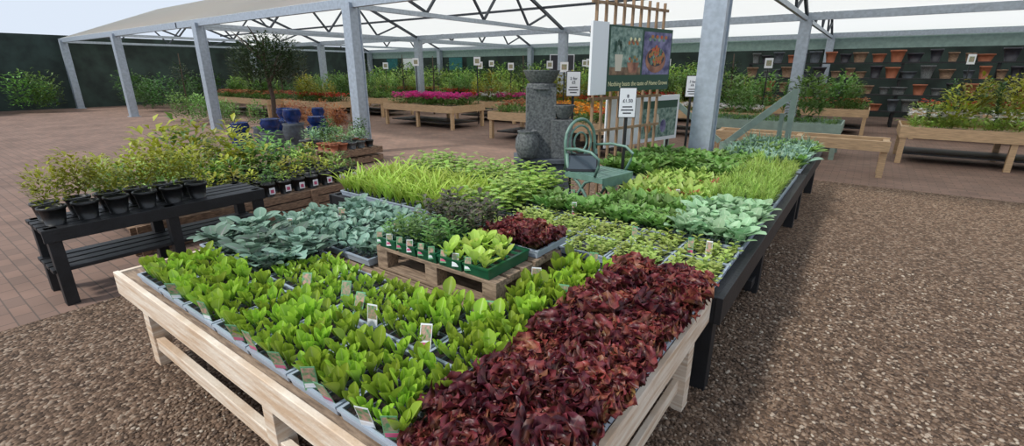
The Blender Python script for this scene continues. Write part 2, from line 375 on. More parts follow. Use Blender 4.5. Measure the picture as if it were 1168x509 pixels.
def dillp():
    ps=[]
    for k in range(7):
        H=random.uniform(.10,.17); ps2=[]
        for j in range(9):
            v,f,A=leaf(.05,.004,random.uniform(10,70),random.uniform(0,60),cup=0,stem=0,nl=2,nw=1,stemw=.6)
            v=rotz(v,random.uniform(0,6.28)); v[:,2]+=H*(.3+.7*j/8); ps2.append((v,f,A))
        sv,sf,sa=leaf(H,.005,85,85,cup=0,stem=0,nl=2,nw=1,stemw=.8); ps2.append((sv,sf,sa))
        v,f,A=join(ps2); a=random.uniform(0,6.28); v[:,0]+=v[:,2]*math.cos(a)*.3; v[:,1]+=v[:,2]*math.sin(a)*.3; ps.append((v,f,A))
    return join(ps)
vd=[dillp() for _ in range(6)]
scatter('dill_seedlings',vd,inst(cdi,1.15,.25),L_dill)
vbr=[plant(8,.19,.065,(50,84),(0,50),nl=6,nw=3,cup=.12,stem=.4,stemw=.06,var=.3) for _ in range(5)]
scatter('broccoli_seedlings',vbr,inst(ck,1,.25),L_mid)
random.shuffle(cx); n=len(cx)//3
scatter('onion_seedlings',[plant(7,.22,.010,(75,88),(40,80),nl=5,nw=1,cup=0,stem=0,stemw=.5) for _ in range(4)],inst(cx[:n],1,.2),L_grey)
scatter('spinach_seedlings',vbr,inst(cx[n:2*n],1,.2),L_mid); scatter('leek_seedlings',vbr,inst(cx[2*n:],1,.2),L_grey)
# ------------------------------------------------------------------ plant labels
M_lab1=mat('label_picture',(.06,.26,.10),.35,col2=(.55,.30,.25),vscale=60); M_lab2=mat('label_pink',(.55,.10,.20),.35); M_lab3=mat('label_green',(.15,.38,.20),.35)
lm=MB()
def label(x,y,z,h=.085,w=.035,az=0,lean=.25):
    M=Matrix.Translation((x,y,z))@Matrix.Rotation(az,4,'Z')@Matrix.Rotation(-lean,4,'X')
    lm.box(-w/2,w/2,-.0006,.0006,0,h,random.choice((M_lab3,M_white,M_lab3)),M); lm.box(-w*.44,w*.44,-.0012,-.0006,h*.38,h*.94,M_lab1,M); lm.box(-w*.44,w*.44,-.0012,-.0006,h*.12,h*.30,random.choice((M_lab2,M_white)),M)
for x,y in ((-1.95,.728),(-1.83,.728),(-1.62,.728),(-1.42,.728),(-1.31,.728),(-1.10,.728),(-1.0,.74),(-2.25,.728),(-2.6,.73),(-1.60,1.13),(-1.75,1.16),(-1.9,1.2),(-1.28,1.14),(-1.20,1.45),(-1.02,1.8),(-2.15,1.14),(-1.1,2.27),(-1.24,1.9)):
    label(x,y,TZ+.04,h=.11,w=.05,az=random.uniform(.1,.7),lean=random.uniform(.15,.5) if y>.8 else -random.uniform(.1,.4))
for i in range(9): label(-2.16+i*.085,1.636,PZ+.025,h=.07,az=random.uniform(.2,.8))
for i in range(12): label(random.uniform(-2.0,-.55),random.choice((2.5,2.85,3.15,3.5,4.05)),TZ+.04,h=.11,w=.035,az=random.uniform(.2,.8))
for i in range(8): label(random.uniform(-4.0,-2.3),random.choice((2.7,3.05,3.40)),ZC+.04,h=.15,w=.045,az=random.uniform(.2,.8))
for i in range(6): label(random.uniform(-3.2,-2.3),random.choice((1.62,2.0)),TZ+.04,h=.10,az=random.uniform(.2,.8))
lm.obj('plant_labels')
# ------------------------------------------------------------------ ground
def plane(name,x0,x1,y0,y1,z,m):
    b=MB(); b.add([(x0,y0,z),(x1,y0,z),(x1,y1,z),(x0,y1,z)],[(0,1,2,3)],m); return b.obj(name)
m,nt,b=newmat('brick_paving'); N=nt.nodes
tc=N.new('ShaderNodeTexCoord'); br=N.new('ShaderNodeTexBrick'); br.inputs['Scale'].default_value=1; br.inputs['Brick Width'].default_value=.22; br.inputs['Row Height'].default_value=.11
br.inputs['Mortar Size'].default_value=.005; br.inputs['Color1'].default_value=(.24,.155,.12,1); br.inputs['Color2'].default_value=(.185,.125,.10,1); br.inputs['Mortar'].default_value=(.12,.09,.075,1)
nt.links.new(tc.outputs['Object'],br.inputs[0]); ns=N.new('ShaderNodeTexNoise'); ns.inputs['Scale'].default_value=1.2; ns.inputs['Detail'].default_value=8; nt.links.new(tc.outputs['Object'],ns.inputs[0])
mr=N.new('ShaderNodeMapRange'); mr.inputs[3].default_value=.55; mr.inputs[4].default_value=1.45; nt.links.new(ns.outputs[0],mr.inputs[0])
hs=N.new('ShaderNodeHueSaturation'); nt.links.new(br.outputs[0],hs.inputs['Color']); nt.links.new(mr.outputs[0],hs.inputs['Value']); nt.links.new(hs.outputs[0],b.inputs['Base Color']); b.inputs['Roughness'].default_value=.85; b.inputs['Specular IOR Level'].default_value=.25
plane('ground_paving',-40,20,-6,40,0,m)
m,nt,b=newmat('gravel'); N=nt.nodes
tc=N.new('ShaderNodeTexCoord'); vo=N.new('ShaderNodeTexVoronoi'); vo.inputs['Scale'].default_value=55; nt.links.new(tc.outputs['Object'],vo.inputs[0])
rp=N.new('ShaderNodeValToRGB'); sp=N.new('ShaderNodeSeparateColor'); nt.links.new(vo.outputs['Color'],sp.inputs[0]); nt.links.new(sp.outputs[0],rp.inputs[0])
e=rp.color_ramp.elements; e[0].color=(.05,.032,.022,1); e[1].color=(.32,.25,.19,1); k=e.new(.5); k.color=(.13,.083,.055,1); k=e.new(.8); k.color=(.20,.13,.088,1)
nt.links.new(rp.outputs[0],b.inputs['Base Color']); bp=N.new('ShaderNodeBump'); bp.inputs['Strength'].default_value=1; bp.inputs['Distance'].default_value=.012; bp.invert=True
nt.links.new(vo.outputs['Distance'],bp.inputs['Height']); nt.links.new(bp.outputs[0],b.inputs['Normal']); b.inputs['Roughness'].default_value=.85; b.inputs['Specular IOR Level'].default_value=.25
plane('ground_gravel',-4.6,9,-5,9.2,.012,m)
m2,nt,b=newmat('pebble'); at=nt.nodes.new('ShaderNodeAttribute'); at.attribute_name='pdata'; sp=nt.nodes.new('ShaderNodeSeparateColor'); nt.links.new(at.outputs['Color'],sp.inputs[0])
rp=nt.nodes.new('ShaderNodeValToRGB'); e=rp.color_ramp.elements; e[0].color=(.06,.038,.026,1); e[1].color=(.46,.39,.31,1); k=e.new(.45); k.color=(.15,.095,.062,1); k=e.new(.82); k.color=(.25,.17,.115,1)
nt.links.new(sp.outputs[0],rp.inputs[0]); nt.links.new(rp.outputs[0],b.inputs['Base Color']); b.inputs['Roughness'].default_value=.75
def pebble():
    pts=[];idx={}
    fs=[]
    def vid(p):
        if p not in idx: idx[p]=len(pts); pts.append(p)
        return idx[p]
    for ax in range(3):
        for sg in (-1,1):
            for i in (-1,0):
                for j in (-1,0):
                    q=[]
                    for a,b_ in ((i,j),(i+1,j),(i+1,j+1),(i,j+1)):
                        p=[0,0,0]; p[ax]=sg; p[(ax+1)%3]=a; p[(ax+2)%3]=b_; q.append(vid(tuple(p)))
                    fs.append(q if sg>0 else q[::-1])
    V=np.array(pts,float); V/=np.linalg.norm(V,axis=1)[:,None]; V*=np.array([1,random.uniform(.6,.9),random.uniform(.4,.6)]); V+=rng.normal(0,.07,V.shape)
    return V,np.array(fs),np.zeros((len(V),2))
pv=[pebble() for _ in range(8)]
pi=[]
for _ in range(19000):
    y=.2+5.2*random.random()**1.3; x=random.uniform(-.7,.5+.3*y); pi.append((x,y,.014,random.uniform(.005,.015)))
for _ in range(2500): pi.append((random.uniform(-2.8,-1.0),random.uniform(.1,.9),.014,random.uniform(.005,.014)))
scatter('gravel_pebbles',pv,pi,m2)
# ------------------------------------------------------------------ stone fountain
def frame(x,y,z=0,rz=YAW): return Matrix.Translation((x,y,z))@Matrix.Rotation(rz,4,'Z')
fo=MB()
fo.box(-.36,.36,-.30,.30,0,.36,M_stoned)
fo.add([(-.33,-.27,.36),(.33,-.27,.36),(.33,.27,.36),(-.33,.27,.36),(-.27,-.22,.74),(.27,-.22,.74),(.27,.22,.74),(-.27,.22,.74)],[(0,1,5,4),(1,2,6,5),(2,3,7,6),(3,0,4,7),(4,5,6,7)],M_stoned)
fo.box(-.32,.30,-.26,.26,.74,.79,M_stoned)
fo.box(-.18,.15,-.13,.17,.79,1.57,M_stone)
fo.box(.10,.34,-.17,.08,.79,1.22,M_stone)
bowl=lambda r,h:[(r*.35,0),(r*.55,.01),(r*.85,h*.5),(r,h*.9),(r*1.04,h),(r*.9,h),(r*.75,h*.65),(.001,h*.5)]
fo.lathe(bowl(.20,.17),(-.01,.0,1.58),M_stone,28)
fo.lathe(bowl(.13,.16),(.235,-.06,1.22),M_stone,24)
fo.lathe([(.07,0),(.10,.02),(.135,.12),(.13,.22),(.10,.28),(.115,.31),(.09,.31),(.08,.25),(.001,.2)],(-.17,-.20,.80),M_stone,24)
fo.lathe([(.16,0),(.165,.05),(.15,.06),(.001,.06)],(-.01,0,1.55),M_stone,20)
fo.obj('stone_water_fountain',M=frame(-3.0,4.66),bevel=.006)
# ------------------------------------------------------------------ display crate + chair
CX,CY=-1.995,4.13
cr=MB()
for i in range(5):
    cr.box(-.22,.22,-.30+i*.125,-.30+i*.125+.10,.285,.305,M_oldwood)
for z in (.02,.12,.22):
    cr.box(-.22,.22,-.31,-.29,z,z+.08,M_oldwood); cr.box(-.22,.22,.31,.33,z,z+.08,M_oldwood)
    cr.box(-.23,-.21,-.29,.31,z,z+.08,M_oldwood); cr.box(.21,.23,-.29,.31,z,z+.08,M_oldwood)
cr.obj('display_crate',M=Matrix.Translation((CX,CY,0)),bevel=.002)
ch=MB(); g=M_greenm
for y in (-.20,.20):
    ch.tube([(-.19,y,.0),(-.12,y,.2),(.02,y,.40),(.16,y,.455)],.014,g); ch.tube([(.18,y,0),(.10,y,.2),(-.05,y,.38),(-.18,y,.47),(-.20,y,.62)],.014,g)
ch.tube([(-.20,-.20,.08),(-.17,.20,.08)],.009,g); ch.tube([(.17,-.20,.08),(.17,.20,.08)],.009,g)
for i in range(9): ch.box(-.19+i*.044,-.19+i*.044+.036,-.205,.205,.455,.466,g)
ch.box(-.2,.21,-.215,-.2,.42,.468,g); ch.box(-.2,.21,.2,.215,.42,.468,g); ch.box(.2,.212,-.2,.2,.38,.466,g)
arc=lambda r,cy,cz,a0,a1,x=-.21,n=22:[(x-.05*max(0,(cz+r*math.sin(a)-.5)),cy+r*math.cos(a),cz+r*math.sin(a)) for a in [a0+(a1-a0)*i/n for i in range(n+1)]]
ch.tube([(-.2,.20,.47)]+arc(.2,0,.70,0,math.pi)+[(-.2,-.20,.47)],.014,g)
ch.tube(arc(.145,0,.70,0,2*math.pi)[:-1],.010,g,closed=True); ch.tube(arc(.085,0,.70,0,2*math.pi)[:-1],.009,g,closed=True)
for s_ in (-1,1):
    ch.tube(arc(.07,s_*.1,.54,0,2*math.pi)[:-1],.008,g,closed=True)
    ch.tube([(-.205,s_*.205,.66),(-.05,s_*.235,.68),(.1,s_*.24,.67),(.18,s_*.235,.62),(.17,s_*.225,.56),(.13,s_*.215,.47)],.012,g)
chair=ch.obj('green_metal_garden_chair',M=frame(CX,CY,.305,math.radians(-12))@Matrix.Scale(1.1,4))
tb_=MB(); tb_.box(-.15,.15,-.008,.008,0,.17,M_screen); tb_.box(-.135,.135,-.0095,-.008,.02,.15,mat('screen_face',(.06,.08,.10),.1)); tb_.box(-.12,.12,0,.09,-.002,.006,M_screen)  # tablet with a plain dark blue-grey screen face
tb_.obj('tablet_display',M=Matrix.Translation((CX-.12,CY-.12,.823))@Matrix.Rotation(math.radians(30),4,'Z')@Matrix.Rotation(math.radians(-20),4,'X'))
# ------------------------------------------------------------------ advertising sign + trellis
def panel_m(p0,p1,z):
    u=Vector((p1[0]-p0[0],p1[1]-p0[1],0)); L=u.length; u.normalize(); n=Vector((u.y,-u.x,0))
    return Matrix(((u.x,0,n.x,p0[0]),(u.y,0,n.y,p0[1]),(0,1,0,z),(0,0,0,1))),L
def text(body,size,M,parent,m,name,align='LEFT'):
    c=bpy.data.curves.new(name,'FONT'); c.body=body; c.size=size; c.align_x=align; c.extrude=.0008; c.materials.append(m)
    o=bpy.data.objects.new(name,c); COL.objects.link(o); o.parent=parent; o.matrix_parent_inverse=parent.matrix_world.inverted(); o.matrix_world=M; return o
def disc(mb,cx,cy,rx,ry,z,m,n=20):
    mb.add([(cx+rx*math.cos(2*math.pi*i/n),cy+ry*math.sin(2*math.pi*i/n),z) for i in range(n)],[tuple(range(n))],m)
Ms,SL=panel_m((-2.30,4.84),(-2.03,5.98),1.53); SH=.67
M_fol=mat('poster_foliage',(.30,.40,.34),.5,col2=(.04,.11,.09),vscale=16); M_purple=mat('poster_purple',(.24,.22,.38),.5,col2=(.04,.04,.12),vscale=10)
M_ceram=mat('poster_pot_white',(.6,.55,.45),.5); M_redf=mat('poster_red',(.60,.04,.03),.5,col2=(.22,.26,.05),vscale=40)
M_pot2=mat('poster_clay',(.45,.20,.12),.5,col2=(.16,.06,.04),vscale=6)
s=MB(); s.box(0,SL,0,SH,-.03,0,M_signgreen); s.box(.02,SL*.49,.17,SH-.02,0,.002,M_fol); s.box(SL*.52,SL-.02,.17,SH-.04,0,.002,M_purple)
s.box(.02,SL*.49,.17,.25,.002,.003,M_oldwood)
s.add([(.36,.19,.004),(.50,.19,.004),(.54,.30,.004),(.32,.30,.004)],[(0,1,2,3)],M_pot2)
for i in range(9): disc(s,.34+.022*i,.315+.02*((i*7)%3),.018,.018,.005,M_redf if i%2 else M_fol)
s.add([(.12,.21,.004),(.22,.21,.004),(.24,.38,.004),(.10,.38,.004)],[(0,1,2,3)],M_ceram)
for i in range(14): disc(s,.17+.08*math.cos(i*2.4)*(.3+.05*i),.46+.07*math.sin(i*2.4)*(.3+.05*i),.02,.03,.005,M_fol if i%3 else M_signgreen)
for i in range(8): disc(s,.34+.025*i,.50+.02*((i*5)%3),.02,.02,.004,(M_redf,M_cream,M_pot2)[i%3])
disc(s,.86,.33,.20,.14,.004,M_pot2); disc(s,.86,.36,.17,.10,.0045,M_ink)
for i in range(22): disc(s,.86+.14*math.cos(i*2.4)*math.sqrt(i/22),.375+.10*math.sin(i*2.4)*math.sqrt(i/22),.026,.026,.005+.0001*i,M_redf if i%4 else M_fol)
for i in range(8): disc(s,.72+.045*i,.55+.03*((i*3)%2),.028,.02,.004,M_redf if i%2 else M_fol)
s.box(-.26,-.005,-.03,SH+.02,-.035,-.005,M_white)
sign=s.obj('garden_advertising_sign',M=Ms)
text('Nothing beats the taste of Home Grown',.068,Ms@Matrix.Translation((.015,.055,.003)),sign,M_cream,'slogan')
tw=MB()
for i in range(9): tw.beam((-2.44+.035*i,4.80+.15*i,0),(-2.44+.035*i,4.80+.15*i,2.50),.03,.02,M_trellis)
for z in (.75,1.1,1.45,1.8,2.15,2.42): tw.beam((-2.46,4.73,z),(-2.14,6.07,z),.02,.03,M_trellis)
tw.obj('wooden_trellis')
def price(x,y,z,w=.16,h=.28,base=.0,txt='2\nFOR'):
    b=MB(); b.box(-w/2,w/2,-.004,.004,-h/2,h/2,M_white); b.box(-w/2-.008,w/2+.008,.004,.01,-h/2-.008,h/2+.008,M_trayk)
    for k,ww in enumerate((.3,.38,.26)): b.box(-w*ww,w*ww,-.0055,-.004,-h*(.16+.11*k),-h*(.12+.11*k),M_ink)
    b.beam((0,.018,base-z),(0,.018,h/2),.03,.02,M_trayk)
    o=b.obj('price_sign',M=frame(x,y,z))
    text(txt,.045,frame(x,y,z)@Matrix.Translation((0,-.006,.05))@Matrix.Rotation(math.pi/2,4,'X'),o,M_ink,'price_text','CENTER')
    return o
price(-2.95,5.28,1.59,txt='2 for\n£5'); price(-1.95,4.60,1.44,txt='8\n£1.50'); price(-2.08,7.15,1.53,txt='3 for\n£6')
Mb,BL=panel_m((-2.62,5.55),(-2.22,7.10),.80)
s=MB(); s.box(0,BL,0,.62,-.02,0,M_white); s.box(.75,BL-.05,.05,.55,0,.003,M_fol)
for i in range(4): disc(s,.88+i*.18,.2+.09*(i%2),.07,.09,.005,(M_redf,M_ceram,M_purple,M_fol)[i])
s.box(.75,BL-.05,.45,.55,.003,.005,M_signgreen); s.box(.1,.14,-.8,0,-.04,-.02,M_trayk); s.box(BL-.2,BL-.16,-.8,0,-.04,-.02,M_trayk)
s.obj('plant_picture_board',M=Mb)
# ------------------------------------------------------------------ canopy structure
m,nt,b=newmat('canopy_fabric'); b.inputs['Base Color'].default_value=(.92,.91,.87,1); b.inputs['Roughness'].default_value=.7
tr_=nt.nodes.new('ShaderNodeBsdfTranslucent'); tr_.inputs[0].default_value=(.98,.96,.90,1); ms=nt.nodes.new('ShaderNodeMixShader'); ms.inputs[0].default_value=.78
nt.links.new(b.outputs[0],ms.inputs[1]); nt.links.new(tr_.outputs[0],ms.inputs[2]); nt.links.new(ms.outputs[0],nt.nodes['Material Output'].inputs[0]); M_can=m
EY=[6.55,15.1,23.7]; EZ=3.05; RZ=4.7; XS=[-30.5,-23.3,-16.1,-8.9,-1.7,5.5,12.7]
c=MB()
for a,b2 in zip(EY[:-1],EY[1:]):
    mid=(a+b2)/2
    c.add([(-31,a,EZ+.1),(14,a,EZ+.1),(14,mid,RZ+.1),(-31,mid,RZ+.1),(14,b2,EZ+.1),(-31,b2,EZ+.1)],[(0,1,2,3),(3,2,4,5)],M_can)
c.obj('ceiling_canopy')
st=MB()
for x in XS:
    for a,b2 in zip(EY[:-1],EY[1:]):
        mid=(a+b2)/2
        st.beam((x,a,EZ-.05),(x,b2,EZ-.05),.07,.10,M_steel); st.beam((x,a,EZ),(x,mid,RZ),.07,.09,M_steeld); st.beam((x,mid,RZ),(x,b2,EZ),.07,.09,M_steeld)
        n=8
        for i in range(n):
            y0_=a+(b2-a)*i/n; y1_=a+(b2-a)*(i+1)/n; top=lambda y:EZ+(RZ-EZ)*(1-abs(y-mid)/(mid-a))
            st.beam((x,y0_,EZ if i%2==0 else top(y0_)),(x,y1_,top(y1_) if i%2==0 else EZ),.055,.055,M_steeld)
for a,b2 in zip(EY[:-1],EY[1:]):
    mid=(a+b2)/2
    for y in (a+1.4,a+2.85,mid,b2-2.85,b2-1.4):
        z=EZ+(RZ-EZ)*(1-abs(y-mid)/(mid-a))+.03
        st.beam((-31,y,z),(14,y,z),.05,.07,M_steeld)
for y in EY: st.beam((-31,y,EZ),(14,y,EZ),.10,.18,M_steel)
st.beam((-17.5,6.5,EZ),(-17.5,24,EZ),.08,.15,M_steel)
st.obj('roof_trusses')
for x in XS:
    for y in EY:
        b=MB(); w=.13
        b.box(x-w,x+w,y-w,y-w+.03,0.02,EZ,M_steel); b.box(x-w,x+w,y+w-.03,y+w,0.02,EZ,M_steel); b.box(x-w+.02,x+w-.02,y-w+.03,y+w-.03,.02,EZ,M_steel)
        b.box(x-.18,x+.18,y-.18,y+.18,0,.02,M_steel)
        b.obj('steel_column')
M_wall=mat('dark_green_mesh',(.035,.06,.05),.8,col2=(.015,.026,.022),vscale=1.5); M_teal=mat('teal_display',(.02,.16,.17),.6,var=.4)
M_mesh=mat('shade_netting',(.30,.42,.38),.8,var=.2)
w=MB(); w.box(-31,14,23.9,24.1,0,2.55,M_wall); w.obj('wall_back')
w=MB(); w.box(-31.2,-31,-4,24,0,3.3,M_wall); w.obj('wall_left')
w=MB(); w.box(-31,14,23.9,24.05,2.55,3.3,M_mesh); w.obj('back_netting_1')  # strip of shade netting above the back wall, not a glazed opening
# ------------------------------------------------------------------ background sales benches
FL=[stalk(6,.12,.07,.03,e0=30,e1=0,nl=2,nw=2) for _ in range(3)]+[bush(26,.12,.08,.06,.03) for _ in range(3)]
petal=lambda:plant(7,.035,.026,(0,60),(-20,40),nl=2,nw=2,stem=.05)
PT=[petal() for _ in range(3)]
VB=[bush(260,.45,.7,.13,.07) for _ in range(3)]
VS=[bush(190,.17,.26,.07,.035) for _ in range(3)]
VSP=[stalk(26,.55,.13,.03,e0=35,e1=-10,nl=3,nw=2) for _ in range(4)]
def bench(x0,x1,y0,y1,z=.66,kind=('g',),wood=M_pine,dens=38,fs=1.6,tall=0,fdens=3,tm=None):
    b=MB(); b.box(x0,x1,y0,y1,z-.06,z-.03,wood)
    b.box(x0-.03,x1+.03,y0-.03,y0,z-.16,z+.05,wood); b.box(x0-.03,x1+.03,y1,y1+.03,z-.16,z+.05,wood); b.box(x0-.03,x0,y0,y1,z-.16,z+.05,wood); b.box(x1,x1+.03,y0,y1,z-.16,z+.05,wood)
    nx=max(2,int((x1-x0)/1.4)+1)
    for i in range(nx):
        x=x0+(x1-x0-.09)*i/(nx-1)
        for y in (y0,y1-.09): b.box(x,x+.09,y,y+.09,0,z-.06,wood)
    b.box(x0+.1,x1-.1,y0+.2,y1-.2,.16,.19,M_black)
    par=b.obj('planter_bench')
    n=int((x1-x0)*(y1-y0)*dens); pts=[(random.uniform(x0+.08,x1-.08),random.uniform(y0+.08,y1-.08)) for _ in range(n)]
    pts.sort()
    scatter('bedding_foliage',FL,[(x,y,z-.03,fs*random.uniform(.7,1.2)) for x,y in pts],random.choice((L_mid,L_dark,L_bean)) if 'g' in kind else L_mid,par)
    P={'p':P_pink,'r':P_red,'o':P_or,'w':P_wh,'c':P_coral}
    ks=[k for k in kind if k in P]
    for ki,k in enumerate(ks):
        seg=pts[int(n*ki/len(ks)):int(n*(ki+1)/len(ks))]
        scatter('bedding_flowers',PT,[(x+random.uniform(-.1,.1),y+random.uniform(-.1,.1),z+random.uniform(.12,.20)*fs,random.uniform(1.2,2.0)) for x,y in seg for _ in range(fdens)],P[k],par)
    if tall:
        q=[(random.uniform(x0+.2,x1-.2),random.uniform(y0+.2,y1-.2),z-.02,random.uniform(1.2,2.2)) for _ in range(int((x1-x0)*tall))]; h=len(q)//2
        scatter('tall_bedding',VS,q[:h],tm or random.choice((L_mid,L_bean,L_gold)),par); scatter('tall_bedding',VSP,[(a,b_,c_,d_*.8) for a,b_,c_,d_ in q[h:] for _ in range(2)],random.choice((L_mid,L_dark,L_bean)),par)
bench(-13.2,-10.1,10.7,12.2,kind=('p','p','p'),fs=1.9,fdens=6); bench(-12.3,-9.6,13.2,14.6,kind=('r','w','p'),tall=4); bench(-8.1,-5.0,10.0,11.5,kind=('c','o'),fdens=2)
bench(-20.5,-15.2,12.2,13.8,kind=('g',),tall=6); bench(-9.0,-5.6,13.4,14.8,kind=('o','r','g'),tall=5); bench(-5.0,-2.2,13.4,14.6,kind=('g','w'),fs=1.0,tall=3)
bench(-15.5,-13.2,15.6,17.2,kind=('g','r'),tall=6); bench(-12,-9,17,18.5,kind=('p','w'),tall=7); bench(-8,-4.6,17,18.6,kind=('r','g'),tall=7); bench(-21,-17,16,17.5,kind=('r','c'),tall=6)
bench(-3.0,-.4,11.6,12.8,kind=('g',),fs=.9,wood=M_sage,tall=3,tm=L_mid); bench(.6,3.8,12,13.4,kind=('g','w'),fdens=1,tall=3); bench(-3.6,0,16.5,18,kind=('g','c'),fdens=1,tall=5); bench(1,5,16.5,18,kind=('r','g'),fdens=1,tall=4)
bench(-22.5,-18,9.2,10.6,kind=('g','c'),tall=4); bench(-17.5,-14.8,9.6,10.6,kind=('g','r'),tall=4)
bench(-5.3,-3.6,8.9,10.0,kind=('o','r'))
def row(x0,x1,y0,y1,n,s0,s1,m,nm='background_shrubs'):
    scatter(nm,VB,[(x0+(x1-x0)*(i+random.random())/n,random.uniform(y0,y1),0,random.uniform(s0,s1)) for i in range(n)],m)
row(-28.5,-5,18.9,19.6,34,.7,1.1,L_bean); row(-28.5,-5,20.2,20.8,34,.9,1.35,L_mid); row(-28.5,-5,21.2,22.0,40,1.1,1.5,L_bean); row(-28.5,-5,22.2,22.8,36,1.3,1.7,L_mid)
row(5.8,13,20,22,16,.9,1.5,L_tree); row(-30,-24.6,7.4,14.2,26,.9,1.4,L_dark); row(-29.5,-24.6,16,18.5,20,.8,1.2,L_mid)
row(-30,-28.5,-3.5,5.5,18,.9,1.5,L_mid)
row(-20,-6,18.6,18.9,12,.4,.7,P_red,'flowering_shrubs'); row(-24,-14,14.3,14.6,10,.4,.7,L_gold)
tt=MB(); tq=[]
for x,y,h in ((-17,14.9,2.4),(-14.6,14.4,2.3),(-19.5,14.7,2.5),(-13.2,18.8,2.4),(-8.4,19.0,2.4),(-4.2,19,2.3),(-22.5,12.3,2.4),(-22.8,8.3,2.4)):
    tt.tube([(x,y,0),(x+.05,y,h*.5),(x,y+.04,h)],[.035,.028,.015],M_bark); tq.append((x,y,h*.42,random.uniform(.75,.95)))
tt=tt.obj('young_trees'); scatter('crowns',VB,tq,L_tree,tt)
for i,x in enumerate((-28,-26.3,-22,-20.5,-14.5,-12)):
    s=MB(); s.box(x,x+1.1,23.2,23.24,1.7,2.5,(M_teal,M_white,M_teal,M_signgreen)[i%4]); s.box(x+.1,x+.15,23.24,23.28,0,2.3,M_trayk); s.box(x+.95,x+1.0,23.24,23.28,0,2.3,M_trayk); s.obj('display_board')
for x,y,z in ((-10.6,12.5,1.9),(-12.5,14.9,1.8),(-11,14.9,1.75),(-9.3,14.9,1.8),(-7.8,15,1.85),(-6.9,11.8,1.7),(-13.5,12.5,1.9),(-17,14,1.8),(-19,14,1.8),(-14,17.5,1.9),(-10,18.8,1.9),(-6.5,18.9,1.9),(-2.4,15,1.8),(-2,18.3,1.9),(2,18.3,1.9)):
    sg=MB(); M=frame(0,0,0); sg.box(-.11,.11,-.005,.005,z,z+.26,M_white,M); sg.box(-.07,.07,-.008,-.005,z+.06,z+.2,M_lab1,M); sg.beam((0,.01,.0),(0,.01,z),.03,.02,M_trayk)
    sg.obj('bench_price_sign',M=Matrix.Translation((x,y,0)))
s=MB(); s.box(-.45,.45,-.02,.02,0,.6,M_white); s.box(-.42,.42,-.03,-.02,.03,.57,M_ink); s.beam((-.4,0,-1.7),(-.4,0,0),.04,.04,M_trayk); s.beam((.4,0,-1.7),(.4,0,0),.04,.04,M_trayk); s.obj('information_board',M=frame(-9.4,15.9,1.7))
s=MB()
for y,z in ((19.5,.5),(19.9,1.0),(20.3,1.5),(20.7,2.0)):
    s.box(-4,5,y,y+.4,z-.04,z,M_black)
    for x in (-4,-1.7,.6,2.9,4.9): s.box(x,x+.08,y+.1,y+.2,0,z-.04,M_black)
shelf=s.obj('pot_shelving')
s=MB()
for y,z in ((19.7,.5),(20.1,1.0),(20.5,1.5),(20.9,2.0)):
    x=-3.8
    while x<4.8:
        r=random.uniform(.12,.22); h=random.uniform(.2,.4); m=random.choice((M_terra,M_stone,M_stoned,M_oldwood,M_stoned,M_ink))
        s.lathe([(r*.65,0),(r*.95,h*.85),(r*1.05,h*.86),(r*1.05,h),(r*.9,h),(r*.8,h*.8),(.001,h*.78)],(x,y,z),m,14); x+=r*2+random.uniform(.03,.12)
s.obj('plant_pots',parent=shelf)
s=MB()
s.beam((-1.85,8.42,.55),(-.95,8.62,1.43),.05,.10,M_sage)
s.beam((-.95,8.62,0),(-.95,8.62,1.48),.08,.08,M_sage); s.beam((-1.08,8.66,0),(-1.08,8.66,1.1),.06,.06,M_sage); s.beam((-1.85,8.42,0),(-1.85,8.42,.62),.08,.08,M_sage)
s.beam((-2.75,8.3,1.3),(-1.9,8.42,.62),.05,.08,M_sage); s.beam((-2.75,8.3,0),(-2.75,8.3,1.34),.07,.07,M_sage)
s.obj('timber_support_frame')
s=MB(); s.box(-2.4,0.4,10.0,10.08,.45,.62,M_pine); s.box(-2.4,.4,10.6,10.68,.45,.62,M_pine)
for x in (-2.4,-1.0,.3):
    s.box(x,x+.09,10.08,10.6,.5,.6,M_pine); s.box(x,x+.09,10.08,10.17,0,.5,M_pine); s.box(x,x+.09,10.5,10.6,0,.5,M_pine)
s.obj('pine_bench_frame')
# ------------------------------------------------------------------ left side: planter crate, pots
s=MB()
for z in (.0,.10,.20): s.box(-5.56,-5.53,1.3,4.05,z+.01,z+.095,M_oldwood); s.box(-6.9,-5.56,4.02,4.05,z+.01,z+.095,M_oldwood)
for y in (1.35,2.3,3.2,3.95): s.box(-5.53,-5.50,y,y+.08,0,.3,M_oldwood)
for i in range(11): s.box(-6.9+.125*i,-6.9+.125*i+.10,1.3,4.02,.27,.295,M_oldwood)
s.obj('wooden_display_platform',bevel=.003)
pot=lambda r,h:[(r*.72,0),(r*.95,h*.85),(r*1.06,h*.86),(r*1.06,h),(r*.94,h),(r*.9,h*.88),(.001,h*.88)]
s=MB(); ptp=[]
for row_,x in enumerate((-5.66,-5.86,-6.06,-6.26,-6.46,-6.68)):
    for i in range(14):
        y=1.42+i*.19+random.uniform(-.01,.01); s.lathe(pot(.08,.16),(x,y,.295),M_trayk,14); ptp.append((x,y,.43,random.uniform(.8,1.4)*(1+.14*row_)))
        if row_==0:
            M=Matrix.Translation((x+.083,y,.33)); s.box(0,.002,-.035,.035,0,.08,M_white,M); s.box(.002,.003,-.02,.02,.015,.055,M_lab2,M)
np1=s.obj('nursery_pots')
random.shuffle(ptp); VP=[bush(60,.085,.09,.05,.025) for _ in range(4)]+[stalk(9,.2,.05,.02,nl=2,nw=2) for _ in range(3)]
scatter('potted_perennials',VP,ptp[:30],L_mid,np1); scatter('potted_perennials',VP,ptp[30:56],L_bean,np1); scatter('potted_perennials',VP,ptp[56:],L_gold,np1)
s=MB()
for z in (.30,.62):
    for i in range(4): s.box(-5.25+.13*i,-5.25+.13*i+.10,.6,2.25,z-.03,z,M_black)
